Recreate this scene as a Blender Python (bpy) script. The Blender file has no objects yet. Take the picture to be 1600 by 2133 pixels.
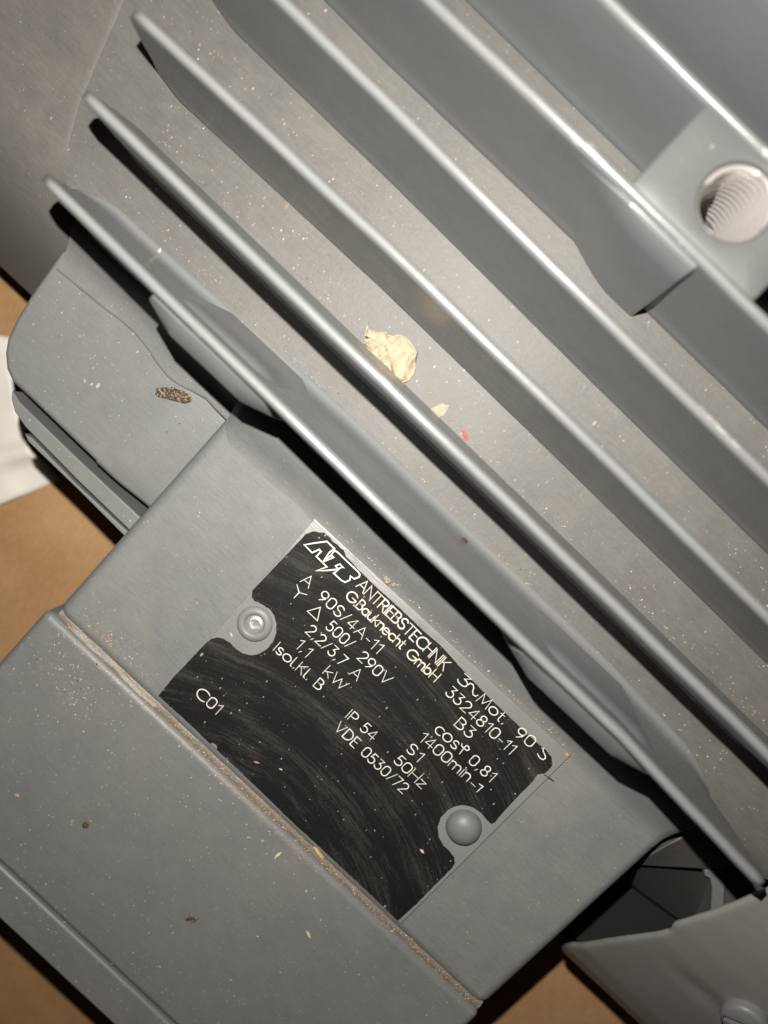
import bpy, bmesh, math, random
from mathutils import Vector, Matrix, noise

# ------------------------------------------------------------------ camera, world, lamp, exposure
# All lengths below are millimetres: x runs along the motor axis, y across the fins, z is up.
# z = 0 is the face of the terminal box that carries the name plate.
MM = 0.001
scene = bpy.context.scene
col = scene.collection

cam_d = bpy.data.cameras.new("camera")
cam = bpy.data.objects.new("camera", cam_d)
col.objects.link(cam)
cam.location = (8.6904 * MM, 93.393 * MM, 175.3298 * MM)
cam.rotation_euler = (math.radians(-5.8657), math.radians(4.9782), math.radians(42.9283))
cam_d.sensor_fit = 'HORIZONTAL'
cam_d.sensor_width = 36.0
cam_d.lens = 36.0 * 1619.92 / 1600.0
cam_d.clip_start = 0.005
cam_d.clip_end = 20.0
cam_d.dof.use_dof = True
cam_d.dof.focus_distance = 0.1755
cam_d.dof.aperture_fstop = 10.5
scene.camera = cam

world = bpy.data.worlds.new("World")
scene.world = world
world.use_nodes = True
world.node_tree.nodes["Background"].inputs[0].default_value = (1.0, 0.86, 0.70, 1)
world.node_tree.nodes["Background"].inputs[1].default_value = 0.008

# the phone's own flash, a few centimetres from its lens
fl_d = bpy.data.lights.new("phone_flash", 'AREA')
fl_d.shape = 'DISK'
fl_d.size = 0.0028
fl_d.energy = 0.80
fl_d.color = (1.0, 0.945, 0.87)
flash = bpy.data.objects.new("phone_flash", fl_d)
col.objects.link(flash)
flash.location = (-14.0 * MM, 109.5 * MM, 175.0 * MM)
flash.rotation_euler = (math.radians(-7.0), math.radians(7.0), 0)

scene.view_settings.view_transform = 'Standard'
scene.view_settings.look = 'None'
scene.view_settings.exposure = 0.0
scene.view_settings.gamma = 1.0
scene.view_settings.use_curve_mapping = False
scene.render.engine = 'CYCLES'

rnd = random.Random(7)

# ------------------------------------------------------------------ materials
def new_mat(name):
    m = bpy.data.materials.new(name)
    m.use_nodes = True
    nt = m.node_tree
    return m, nt, nt.nodes["Principled BSDF"]

def N(nt, typ, **kw):
    n = nt.nodes.new(typ)
    for k, v in kw.items():
        setattr(n, k, v)
    return n

def coords(nt, scale=(1, 1, 1), rot=(0, 0, 0), loc=(0, 0, 0)):
    tc = N(nt, 'ShaderNodeTexCoord')
    mp = N(nt, 'ShaderNodeMapping')
    mp.inputs['Scale'].default_value = scale
    mp.inputs['Rotation'].default_value = rot
    mp.inputs['Location'].default_value = loc
    nt.links.new(tc.outputs['Object'], mp.inputs['Vector'])
    return mp.outputs['Vector']

def noise_tex(nt, vec, scale, detail=4, rough=0.55):
    n = N(nt, 'ShaderNodeTexNoise')
    n.inputs['Scale'].default_value = scale
    n.inputs['Detail'].default_value = detail
    n.inputs['Roughness'].default_value = rough
    nt.links.new(vec, n.inputs['Vector'])
    return n.outputs['Fac']

def ramp(nt, fac, stops):
    r = N(nt, 'ShaderNodeValToRGB')
    while len(r.color_ramp.elements) < len(stops):
        r.color_ramp.elements.new(0.5)
    for e, (p, c) in zip(r.color_ramp.elements, stops):
        e.position = p
        e.color = c if isinstance(c, tuple) else (c, c, c, 1)
    nt.links.new(fac, r.inputs['Fac'])
    return r.outputs['Color']

def mix(nt, fac, a, b):
    m = N(nt, 'ShaderNodeMix', data_type='RGBA')
    if isinstance(fac, float):
        m.inputs['Factor'].default_value = fac
    else:
        nt.links.new(fac, m.inputs['Factor'])
    for sock, v in ((m.inputs[6], a), (m.inputs[7], b)):
        if isinstance(v, tuple):
            sock.default_value = v
        else:
            nt.links.new(v, sock)
    return m.outputs[2]

def math_node(nt, op, a, b=None, clamp=False):
    m = N(nt, 'ShaderNodeMath', operation=op)
    m.use_clamp = clamp
    for i, v in enumerate((a, b)):
        if v is None:
            continue
        if isinstance(v, (int, float)):
            m.inputs[i].default_value = v
        else:
            nt.links.new(v, m.inputs[i])
    return m.outputs[0]

def specks(nt, scale, radius, keep, stretch=(1.0, 0.55, 1.0), seed=0.0):
    """mask and colour of scattered dust grains: one grain in some of the cells of a grid"""
    vec = coords(nt, scale=stretch, rot=(0, 0, math.radians(-48)), loc=(seed, seed * 1.7, 0))
    v = N(nt, 'ShaderNodeTexVoronoi')
    v.inputs['Scale'].default_value = scale
    nt.links.new(vec, v.inputs['Vector'])
    sep = N(nt, 'ShaderNodeSeparateColor')
    nt.links.new(v.outputs['Color'], sep.inputs[0])
    rad = math_node(nt, 'MULTIPLY', sep.outputs[1], radius)
    inside = math_node(nt, 'LESS_THAN', v.outputs['Distance'], rad)
    chosen = math_node(nt, 'LESS_THAN', sep.outputs[0], keep)
    m = math_node(nt, 'MULTIPLY', inside, chosen)
    return m, sep.outputs[2]

def paint_mat(name, base, dust, film=0.35, speck=1.0, rough=(0.36, 0.56), bump=0.12, up=0.5, spec=0.5, wear=None):
    m, nt, bs = new_mat(name)
    L = nt.links
    v = coords(nt)
    big = noise_tex(nt, v, 28, 5, 0.6)
    mid = noise_tex(nt, v, 170, 4, 0.6)
    fine = noise_tex(nt, v, 1500, 3, 0.7)
    streak = noise_tex(nt, coords(nt, scale=(240, 1900, 400), rot=(0, 0, math.radians(-42))), 1.0, 3, 0.6)
    # settled dust lies on faces that look up
    geo = N(nt, 'ShaderNodeNewGeometry')
    sx = N(nt, 'ShaderNodeSeparateXYZ')
    L.new(geo.outputs['Normal'], sx.inputs[0])
    upf = N(nt, 'ShaderNodeMapRange')
    upf.inputs[1].default_value = up
    upf.inputs[2].default_value = 1.0
    L.new(sx.outputs[2], upf.inputs[0])
    f = math_node(nt, 'ADD', math_node(nt, 'MULTIPLY', big, 0.62), math_node(nt, 'MULTIPLY', mid, 0.45))
    f = math_node(nt, 'ADD', f, math_node(nt, 'MULTIPLY', streak, 0.42))
    f = math_node(nt, 'ADD', f, math_node(nt, 'MULTIPLY', fine, 0.34))
    fr = N(nt, 'ShaderNodeMapRange')
    fr.inputs[1].default_value = 0.62
    fr.inputs[2].default_value = 1.22
    fr.inputs[3].default_value = 0.0
    fr.inputs[4].default_value = film
    L.new(f, fr.inputs[0])
    film_f = math_node(nt, 'MULTIPLY', fr.outputs[0], math_node(nt, 'ADD', math_node(nt, 'MULTIPLY', upf.outputs[0], 0.8), 0.2), True)
    b2 = tuple(c * 0.86 for c in base[:3]) + (1,)
    c0 = mix(nt, mid, base, b2)
    c1 = mix(nt, film_f, c0, dust)
    pr = N(nt, 'ShaderNodeMapRange')
    pr.inputs[1].default_value = 0.44
    pr.inputs[2].default_value = 0.66
    pr.inputs[3].default_value = 0.14
    pr.inputs[4].default_value = 0.75
    L.new(noise_tex(nt, coords(nt, loc=(0.7, 0.2, 0)), 45, 4, 0.65), pr.inputs[0])
    patch = pr.outputs[0]
    cc = c1
    for (sc, rad, keep, seed) in ((330, 0.13, 0.07, 0.0), (800, 0.18, 0.12, 3.1), (1500, 0.25, 0.26, 8.3)):
        mk, cr = specks(nt, sc, rad, keep * speck, seed=seed)
        mk = math_node(nt, 'MULTIPLY', mk, math_node(nt, 'MULTIPLY', upf.outputs[0], patch))
        gc = ramp(nt, cr, [(0.0, (0.50, 0.45, 0.38, 1)), (0.55, (0.62, 0.58, 0.50, 1)), (0.8, (0.55, 0.36, 0.17, 1)), (1.0, (0.08, 0.07, 0.06, 1))])
        cc = mix(nt, mk, cc, gc)
    if wear:
        # knocked edges: paint gone to bare metal in a few spots along the top
        tcw = N(nt, 'ShaderNodeTexCoord')
        sw = N(nt, 'ShaderNodeSeparateXYZ')
        L.new(tcw.outputs['Object'], sw.inputs[0])
        hi = math_node(nt, 'GREATER_THAN', sw.outputs[2], wear)
        nk = noise_tex(nt, coords(nt, scale=(60, 260, 60)), 1.0, 5, 0.7)
        worn = math_node(nt, 'MULTIPLY', hi, math_node(nt, 'GREATER_THAN', nk, 0.67))
        cc = mix(nt, worn, cc, (0.42, 0.41, 0.39, 1))
    L.new(cc, bs.inputs['Base Color'])
    rr = N(nt, 'ShaderNodeMapRange')
    rr.inputs[3].default_value = rough[0]
    rr.inputs[4].default_value = rough[1]
    L.new(math_node(nt, 'ADD', math_node(nt, 'MULTIPLY', mid, 0.6), math_node(nt, 'MULTIPLY', streak, 0.4)), rr.inputs[0])
    L.new(rr.outputs[0], bs.inputs['Roughness'])
    bs.inputs['Specular IOR Level'].default_value = spec
    bp_ = N(nt, 'ShaderNodeBump')
    bp_.inputs['Strength'].default_value = bump
    bp_.inputs['Distance'].default_value = 0.0004
    hh = math_node(nt, 'ADD', math_node(nt, 'MULTIPLY', noise_tex(nt, v, 420, 4, 0.6), 0.8), math_node(nt, 'MULTIPLY', fine, 0.5))
    L.new(hh, bp_.inputs['Height'])
    L.new(bp_.outputs['Normal'], bs.inputs['Normal'])
    return m

DUST = (0.31, 0.295, 0.26, 1)
M_PAINT = paint_mat("grey_blue_paint", (0.145, 0.158, 0.168, 1), DUST, film=0.62, spec=0.45)
M_LID = paint_mat("grey_blue_lid_paint", (0.148, 0.157, 0.163, 1), DUST, film=0.42, speck=1.2)
M_FIN = paint_mat("grey_fin_paint", (0.185, 0.198, 0.206, 1), DUST, film=0.30, speck=0.25, bump=0.10, rough=(0.19, 0.36), wear=0.0399)
M_BASE = paint_mat("dusty_frame_paint", (0.098, 0.099, 0.097, 1), (0.190, 0.183, 0.165, 1), film=0.72, speck=1.2, bump=0.22, rough=(0.42, 0.62), spec=0.36)
M_BOSS = paint_mat("boss_paint", (0.104, 0.112, 0.116, 1), (0.17, 0.165, 0.15, 1), film=0.4, speck=0.3, bump=0.15, rough=(0.4, 0.55), spec=0.4)
M_COVER = paint_mat("dull_cover_paint", (0.205, 0.203, 0.198, 1), (0.31, 0.275, 0.24, 1), film=0.5, speck=0.4)
M_INNER = paint_mat("shaded_inner_paint", (0.070, 0.070, 0.070, 1), (0.13, 0.115, 0.10, 1), film=0.6, speck=0.5)  # darker, grimy paint with the shade of the fan recess put into its colour
M_SHIELD = paint_mat("shield_paint", (0.098, 0.098, 0.096, 1), (0.205, 0.19, 0.167, 1), film=0.68, speck=0.6, rough=(0.42, 0.6), spec=0.4)

def simple_mat(name, color, rough=0.5, metal=0.0, bump=0.0, bscale=900, var=0.15):
    m, nt, bs = new_mat(name)
    n = noise_tex(nt, coords(nt), bscale, 4, 0.6)
    lo = tuple(max(0, c * (1 - var)) for c in color[:3]) + (1,)
    hi = tuple(min(1, c * (1 + var)) for c in color[:3]) + (1,)
    nt.links.new(mix(nt, n, lo, hi), bs.inputs['Base Color'])
    bs.inputs['Roughness'].default_value = rough
    bs.inputs['Metallic'].default_value = metal
    if bump:
        b = N(nt, 'ShaderNodeBump')
        b.inputs['Strength'].default_value = bump
        b.inputs['Distance'].default_value = 0.0004
        nt.links.new(n, b.inputs['Height'])
        nt.links.new(b.outputs['Normal'], bs.inputs['Normal'])
    return m

M_STEEL = simple_mat("bare_thread_metal", (0.52, 0.495, 0.475, 1), 0.34, 0.5)
M_ALU = simple_mat("rivet_aluminium", (0.62, 0.62, 0.60, 1), 0.42, 0.7, 0.3, 1500, 0.3)
M_DARK = simple_mat("shaded_interior", (0.014, 0.014, 0.014, 1), 0.8)  # near-black colour stands in for the shade deep in the gaps
M_LETTER = simple_mat("lettering_white", (0.80, 0.78, 0.72, 1), 0.45, 0.0, 0, 2500, 0.18)
M_TITLE = simple_mat("lettering_title", (0.70, 0.66, 0.58, 1), 0.45, 0.0, 0.3, 3500, 0.35)
M_FOAM = simple_mat("dried_foam", (0.40, 0.345, 0.245, 1), 0.95, 0.0, 1.0, 800, 0.4)
M_FOAM2 = simple_mat("dried_foam_residue", (0.34, 0.33, 0.25, 1), 0.9, 0.0, 0.8, 1400, 0.3)
M_BARK = simple_mat("dark_bark", (0.10, 0.075, 0.05, 1), 0.9, 0.0, 1.0, 1100, 1.6)
def bark_mat():
    m, nt, bs = new_mat("mottled_bark")
    n = noise_tex(nt, coords(nt, scale=(1, 2.2, 1), rot=(0, 0, 0.5)), 1300, 5, 0.7)
    nt.links.new(ramp(nt, n, [(0.40, (0.018, 0.014, 0.010, 1)), (0.52, (0.09, 0.065, 0.042, 1)), (0.62, (0.40, 0.33, 0.23, 1))]), bs.inputs['Base Color'])
    bs.inputs['Roughness'].default_value = 0.9
    return m
M_BARK = bark_mat()
M_RED = simple_mat("red_paint_chip", (0.50, 0.10, 0.07, 1), 0.6)
M_BROWN = simple_mat("brown_crumb", (0.10, 0.055, 0.03, 1), 0.8, 0, 0.8, 2500, 0.5)
M_TAN = simple_mat("tan_sawdust", (0.52, 0.34, 0.17, 1), 0.85)
M_PALE = simple_mat("pale_dust", (0.66, 0.61, 0.52, 1), 0.85)
M_ORANGE = simple_mat("orange_sawdust", (0.55, 0.27, 0.09, 1), 0.85)
M_STRAW = simple_mat("straw", (0.68, 0.55, 0.33, 1), 0.8)

# name plate metal: bare aluminium at one corner, painted over elsewhere
def plate_mat():
    m, nt, bs = new_mat("plate_metal")
    L = nt.links
    v = coords(nt)
    tc = N(nt, 'ShaderNodeTexCoord')
    sx = N(nt, 'ShaderNodeSeparateXYZ')
    L.new(tc.outputs['Object'], sx.inputs[0])
    n = noise_tex(nt, v, 130, 5, 0.65)
    fine = noise_tex(nt, coords(nt, scale=(500, 2600, 500)), 1.0, 3)
    # bare along the top edge, most of all at its left end
    a = math_node(nt, 'MULTIPLY', sx.outputs[0], -28.0)
    b = math_node(nt, 'MULTIPLY', math_node(nt, 'SUBTRACT', sx.outputs[1], 0.0545), 160.0)
    f = math_node(nt, 'ADD', math_node(nt, 'ADD', a, b), math_node(nt, 'MULTIPLY', math_node(nt, 'SUBTRACT', n, 0.5), 2.2))
    bare = math_node(nt, 'ADD', f, 0.95, True)
    paint = mix(nt, n, (0.16, 0.17, 0.18, 1), (0.25, 0.245, 0.225, 1))
    metal = mix(nt, fine, (0.24, 0.24, 0.24, 1), (0.42, 0.42, 0.41, 1))
    L.new(mix(nt, bare, paint, metal), bs.inputs['Base Color'])
    L.new(math_node(nt, 'MULTIPLY', bare, 0.35), bs.inputs['Metallic'])
    bs.inputs['Roughness'].default_value = 0.46
    bmp = N(nt, 'ShaderNodeBump')
    bmp.inputs['Strength'].default_value = 0.25
    bmp.inputs['Distance'].default_value = 0.0003
    L.new(math_node(nt, 'ADD', fine, n), bmp.inputs['Height'])
    L.new(bmp.outputs['Normal'], bs.inputs['Normal'])
    return m

SWEEP = (38.45, -50.66, 0)

def black_mat():
    m, nt, bs = new_mat("plate_black_enamel")
    L = nt.links
    tc = N(nt, 'ShaderNodeTexCoord')
    sub = N(nt, 'ShaderNodeVectorMath', operation='SUBTRACT')
    L.new(tc.outputs['Object'], sub.inputs[0])
    sub.inputs[1].default_value = (SWEEP[0] * MM, SWEEP[1] * MM, 0)
    sx = N(nt, 'ShaderNodeSeparateXYZ')
    L.new(sub.outputs[0], sx.inputs[0])
    # wiped dust: arcs round the point the cloth was swung from
    r = N(nt, 'ShaderNodeVectorMath', operation='LENGTH')
    L.new(sub.outputs[0], r.inputs[0])
    ang = math_node(nt, 'ARCTAN2', sx.outputs[1], sx.outputs[0])
    wob = noise_tex(nt, coords(nt), 30, 3)
    rr = math_node(nt, 'ADD', math_node(nt, 'MULTIPLY', r.outputs['Value'], 1000.0), math_node(nt, 'MULTIPLY', wob, 5.0))
    cb = N(nt, 'ShaderNodeCombineXYZ')
    L.new(rr, cb.inputs[0])
    L.new(math_node(nt, 'MULTIPLY', ang, 3.2), cb.inputs[1])
    s1 = noise_tex(nt, cb.outputs[0], 1.7, 7, 0.82)
    cb2 = N(nt, 'ShaderNodeCombineXYZ')
    L.new(math_node(nt, 'MULTIPLY', rr, 0.22), cb2.inputs[0])
    L.new(math_node(nt, 'MULTIPLY', ang, 1.6), cb2.inputs[1])
    s2 = noise_tex(nt, cb2.outputs[0], 1.0, 3, 0.6)
    blot = noise_tex(nt, coords(nt), 60, 5, 0.6)
    fine = noise_tex(nt, coords(nt), 1300, 3, 0.7)
    f = math_node(nt, 'ADD', math_node(nt, 'MULTIPLY', s1, 1.35), math_node(nt, 'MULTIPLY', s2, 0.9))
    f = math_node(nt, 'ADD', f, math_node(nt, 'MULTIPLY', blot, 0.55))
    f = math_node(nt, 'ADD', f, math_node(nt, 'MULTIPLY', fine, 0.35))
    dust = N(nt, 'ShaderNodeMapRange')
    dust.inputs[1].default_value = 1.55
    dust.inputs[2].default_value = 2.15
    dust.inputs[3].default_value = 0.0
    dust.inputs[4].default_value = 0.24
    L.new(f, dust.inputs[0])
    c = mix(nt, dust.outputs[0], (0.0060, 0.0058, 0.0056, 1), (0.29, 0.272, 0.242, 1))
    for (sc, rad, keep, seed) in ((420, 0.13, 0.12, 5.0), (1100, 0.20, 0.22, 1.4)):
        mk, cr = specks(nt, sc, rad, keep, seed=seed)
        c = mix(nt, math_node(nt, 'MULTIPLY', mk, 0.6), c, (0.45, 0.41, 0.35, 1))
    L.new(c, bs.inputs['Base Color'])
    rg = N(nt, 'ShaderNodeMapRange')
    rg.inputs[3].default_value = 0.26
    rg.inputs[4].default_value = 0.62
    L.new(f, rg.inputs[0])
    L.new(rg.outputs[0], bs.inputs['Roughness'])
    bs.inputs['Specular IOR Level'].default_value = 0.28
    return m

def card_mat():
    m, nt, bs = new_mat("brown_cardboard")
    L = nt.links
    v = coords(nt)
    big = noise_tex(nt, v, 14, 5, 0.6)
    fib = noise_tex(nt, coords(nt, scale=(1400, 260, 1)), 1.0, 4, 0.7)
    fine = noise_tex(nt, v, 1700, 3)
    f = math_node(nt, 'ADD', math_node(nt, 'MULTIPLY', big, 0.6), math_node(nt, 'ADD', math_node(nt, 'MULTIPLY', fib, 0.3), math_node(nt, 'MULTIPLY', fine, 0.2)))
    L.new(ramp(nt, f, [(0.40, (0.31, 0.17, 0.075, 1)), (0.54, (0.43, 0.245, 0.112, 1)), (0.68, (0.53, 0.335, 0.175, 1))]), bs.inputs['Base Color'])
    bs.inputs['Roughness'].default_value = 0.8
    b = N(nt, 'ShaderNodeBump')
    b.inputs['Strength'].default_value = 0.3
    b.inputs['Distance'].default_value = 0.0005
    L.new(f, b.inputs['Height'])
    L.new(b.outputs['Normal'], bs.inputs['Normal'])
    return m

M_PLATE, M_BLACK, M_CARD = plate_mat(), black_mat(), card_mat()
M_PAPER = simple_mat("white_paper", (0.82, 0.78, 0.72, 1), 0.6, 0, 0.2, 300, 0.06)

# ------------------------------------------------------------------ mesh helpers
def build(name, verts, faces, mat, parent=None, smooth=True, bevel=0.0, seg=3, angle=35, mats=None, fmat=None):
    me = bpy.data.meshes.new(name)
    off = PARENT_LOC.get(parent.name, (0, 0, 0)) if parent else (0, 0, 0)
    me.from_pydata([(x * MM, y * MM, z * MM) for x, y, z in verts], [], faces)
    me.validate()
    bm = bmesh.new()
    bm.from_mesh(me)
    bmesh.ops.recalc_face_normals(bm, faces=bm.faces)
    bm.to_mesh(me)
    bm.free()
    for m in (mats or [mat]):
        me.materials.append(m)
    if fmat:
        for p, i in zip(me.polygons, fmat):
            p.material_index = i
    o = bpy.data.objects.new(name, me)
    col.objects.link(o)
    if parent:
        o.parent = parent
        o.location = off
    if bevel:
        b = o.modifiers.new("round", 'BEVEL')
        b.width = bevel * MM
        b.segments = seg
        b.limit_method = 'ANGLE'
        b.angle_limit = math.radians(angle)
        b.harden_normals = True
    for p in me.polygons:
        p.use_smooth = smooth
    if smooth:
        me.set_sharp_from_angle(angle=math.radians(angle + 10 if not bevel else 75))
    return o

PARENT_LOC = {}

def prism(poly, z0, z1, poly2=None):
    """closed solid over a plan polygon; poly2 is the plan at z1"""
    n = len(poly)
    q = poly2 or poly
    vs = [(x, y, z0) for x, y in poly] + [(x, y, z1) for x, y in q]
    fs = [tuple(range(n))[::-1], tuple(range(n, 2 * n))]
    fs += [(i, (i + 1) % n, n + (i + 1) % n, n + i) for i in range(n)]
    return vs, fs

def rect(x0, x1, y0, y1):
    return [(x0, y0), (x1, y0), (x1, y1), (x0, y1)]

def extrude(profile, xs):
    """open profile of (y, z) swept along x"""
    n = len(profile)
    vs = [(x, y, z) for x in xs for y, z in profile]
    fs = []
    for i in range(len(xs) - 1):
        for j in range(n - 1):
            a = i * n + j
            fs.append((a, a + 1, a + n + 1, a + n))
    return vs, fs

def thing(name, loc, label, cat, group=None):
    o = bpy.data.objects.new(name, None)
    o.empty_display_size = 0.02
    col.objects.link(o)
    o.location = [c * MM for c in loc]
    o['label'] = label
    o['category'] = cat
    if group:
        o['group'] = group
    PARENT_LOC[o.name] = tuple(-c * MM for c in loc)
    return o

def tag(o, label, cat, group=None):
    o['label'] = label
    o['category'] = cat
    if group:
        o['group'] = group
    return o

def smoothstep(t):
    t = max(0.0, min(1.0, t))
    return t * t * (3 - 2 * t)

def wob(x, y, z, s=0.05, seed=0.0):
    return noise.noise(Vector((x * s + seed, y * s, z * s)))

# ------------------------------------------------------------------ the surface it stands on
FLOOR_Z = -58.0
g = 900
floor = build("cardboard_floor", [(-g, -g, FLOOR_Z), (g, -g, FLOOR_Z), (g, g, FLOOR_Z), (-g, g, FLOOR_Z)], [(0, 1, 2, 3)], M_CARD, smooth=False)
floor['kind'] = 'structure'

# ------------------------------------------------------------------ the motor
motor = thing("electric_motor", (20, 110, FLOOR_Z),
              "grey painted electric motor with cooling fins and black name plate", "motor")

# --- ribbed frame: the skin between the fins
FZ = 5.5
def shield_edge(y):          # where the shield meets the frame
    pts = [(40, -80), (60, -80), (64, -79), (68, -78), (72, -80), (78, -92), (87, -97.5), (109, -103.5), (150, -113), (230, -124)]
    for (a, b), (c, d) in zip(pts, pts[1:]):
        if y <= c:
            t = (y - a) / (c - a)
            return b + (d - b) * t
    return pts[-1][1]
def base_rise(y):            # the skin climbs slowly towards the top of the motor
    return 3.4 * smoothstep((y - 90) / 75.0)
prof = [(56, -22), (59, -10), (62, -5), (64.5, -1.5), (67, 1.6), (69.5, 4.0), (72, 5.2), (75, FZ)]
yy = 79.0
while yy < 220:
    prof.append((yy, FZ + base_rise(yy)))
    yy += 4.2
xs = [-138 + i * 6.0 for i in range(43)] + [120, 126, 132]
vs, fs = extrude(prof, xs)
vs = [(min(x, 114.0 + 18.0 * smoothstep((y - 60) / 12.0) + 0.001 * x) if y < 74 else x, y, z) for x, y, z in vs]
vs = [(max(x, shield_edge(y) - 3.0 - 0.001 * abs(x)), y, z) for x, y, z in vs]
vs = [(x, y, z + 0.13 * wob(x, y, 0, 0.09) + 0.05 * wob(x, y, 3, 0.3)) for x, y, z in vs]
build("frame", vs, fs, M_BASE, motor, angle=60)

# --- drive end shield beside the left ends of the fins
sp = [(44.5, -57)]
for i in range(31):
    y = 44.5 + 39.5 * (i / 30) ** 1.25
    sp.append((y, 5.68 - 30.0 * ((84.0 - y) / 39.5) ** 2.2))
sp += [(y, 5.68) for y in (90, 97, 104, 112, 120, 130, 140, 160, 180, 225)]
vs, fs = [], []
ts = [0, 0.008, 0.02, 0.15, 0.4, 0.7, 1.0]
drop = [0.3, 0.04, 0, 0, 0, 0, 0]
for t, d in zip(ts, drop):
    for y, z in sp:
        e = shield_edge(y)
        vs.append((e + (-190 - e) * t, y, z - d + base_rise(y)))
n = len(sp)
for i in range(len(ts) - 1):
    for j in range(n - 1):
        a = i * n + j
        fs.append((a, a + 1, a + n + 1, a + n))
build("end_shield", vs, fs, M_SHIELD, motor, angle=50)

# --- cooling fins
ZT = 40.7
def fin(line, xl, xr, seed, xl_root=-92.0, xr_root=112.0, lean=0.0, foot=2.8):
    """line: (x, y) points of the fin's centre line"""
    def cy(x):
        for (a, b), (c, d) in zip(line, line[1:]):
            if x <= c:
                return b + (d - b) * (x - a) / (c - a)
        (a, b), (c, d) = line[-2:]
        return b + (d - b) * (x - a) / (c - a)
    half = []
    for z in (-4, 3.0, 5.2):
        half.append((z, 5.6))
    for k in range(5):
        a = k / 4 * math.pi / 2
        half.append((5.4 + 1.9 * math.sin(a), 2.7 + 1.9 * (1 - math.cos(math.pi / 2 - a)) * 1.0))
    half = half[:3] + [(5.5 + 2.0 * t, 2.75 + 1.0 * (1 - t) ** 2) for t in (0.0, 0.25, 0.5, 0.75, 1.0)]
    half = half[:3] + [(5.62, 5.3), (5.8, 4.7), (6.15, 4.1), (6.8, 3.55), (7.9, 3.1), (9.5, 2.8), (12, 2.58), (15, 2.42), (22, 2.05), (30, 1.55), (36, 1.22), (39.3, 1.05)]
    for k in range(1, 6):
        a = k / 6 * math.pi / 2
        half.append((39.3 + 1.4 * math.sin(a), 1.05 * math.cos(a)))
    pr = [(z, -min(w, 3.4)) for z, w in half] + [(ZT, 0.0)] + [(z, min(w, foot)) for z, w in reversed(half)]
    n = len(pr)
    S = 72
    vs, fs = [], []
    for i in range(S + 1):
        s = i / S
        for z, w in pr:
            t = max(0.0, min(1.0, (z - 5.5) / (ZT - 5.5)))
            # ends lean in towards the tip and round off at the top corner
            e = 1 - (1 - t) ** 1.05
            corner = 3.0 * max(0.0, (t - 0.86) / 0.14) ** 2.2
            a = xl_root + (xl - 3.0 - xl_root) * e + corner
            b = xr_root + (xr + 3.0 - xr_root) * e - corner
            # denser stations near both ends
            q = 0.5 - 0.5 * math.cos(math.pi * s)
            q = 0.7 * s + 0.3 * q
            x = a + (b - a) * q
            endt = min(1.0, min(x - a, b - x) / (2.2 + 9.0 * (1 - t)) + 0.03 + 0.25 * t)
            y = cy(x) + w * (0.1 + 0.25 * t + (0.9 - 0.25 * t) * math.sqrt(endt))
            y += lean * (1 - t) * smoothstep(-x / 75.0)
            y += 0.16 * wob(x, seed * 31, z, 0.045) * t + 0.05 * wob(x, seed * 17, z, 0.25)
            zz = z + base_rise(cy(x)) * (1 - t) + (0.22 * wob(x, seed * 13, 0, 0.06) + 0.08 * wob(x, seed * 7, 0, 0.3)) * t
            vs.append((x, y, zz))
    for i in range(S):
        for j in range(n - 1):
            a = i * n + j
            fs.append((a, a + 1, a + n + 1, a + n))
    for base in (0, S * n):
        for j in range(n // 2):
            a, b, c, d = base + j, base + j + 1, base + n - 2 - j, base + n - 1 - j
            fs.append((a, b, c, d) if b != c else (a, b, d))
    return build("cooling_fin", vs, fs, M_FIN, motor, angle=50)

F1L = [(-95, 77.7), (-71, 77.1), (-30, 76.2), (9, 75.5), (67, 75.0), (102, 72.8), (115, 72.2)]
fin1 = fin(F1L, -71.6, 102.2, 1, xl_root=-88, xr_root=105, lean=-3.2, foot=5.6)
fin1['label'] = "outermost fin, beside the name plate, with two thickened lugs"
fin([(-95, 92.7), (-75, 92.4), (-6, 91.6), (52, 90.8), (115, 89.6)], -75.2, 104, 2, xl_root=-91, xr_root=109, foot=2.3)
fin([(-95, 108.2), (-77, 108.3), (-22, 108.7), (35, 107.8), (115, 106.4)], -77.4, 106, 3)
fin([(-95, 126.4), (-37, 125.8), (19, 124.3), (115, 122.6)], -79, 108, 4)
fin([(-95, 143.6), (-52, 142.2), (1, 142.0), (115, 140.4)], -80, 110, 5)
fin([(-95, 161.8), (-17, 160.6), (115, 159.0)], -80, 110, 6)
fin([(-95, 179), (115, 176.5)], -80, 110, 7)

# thickened lugs on the outermost fin
def lug(x0, x1, yl, yh, ztop, c):
    ym = (yl + yh) / 2 + 0.3
    def plan(g, cc, k=0.0):
        a, b = yl + (ym - 1.2 - yl) * k - g * .6, yh + (ym + 1.2 - yh) * k + g * .6
        h = min(2.0, (b - a) * 0.3)
        return [(x0 - g + cc, a), (x1 + g - cc, a), (x1 + g, a + h), (x1 + g, b - h),
                (x1 + g - cc, b), (x0 - g + cc, b), (x0 - g, b - h), (x0 - g, a + h)]
    lv = [(plan(2.6, c), -3), (plan(0.4, c), ztop - 8), (plan(0.0, c, 0.18), ztop - 4.2), (plan(-0.8, c, 0.55), ztop - 1.6), (plan(-1.6, c, 1.0), ztop)]
    vs = [(x, y, z) for p, z in lv for x, y in p]
    fs = [tuple(range(8)), tuple(range(32, 40))]
    fs += [(i * 8 + k, i * 8 + (k + 1) % 8, i * 8 + 8 + (k + 1) % 8, i * 8 + 8 + k) for i in range(4) for k in range(8)]
    return build("fin_lug", vs, fs, M_FIN, fin1, bevel=2.2, seg=6, angle=18)
PARENT_LOC[fin1.name] = (0, 0, 0)
lug(-48.5, -18.5, 70.6, 78.4, 37.6, 6.5)
lug(44.5, 78.5, 69.7, 77.4, 37.6, 7.0)

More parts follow.
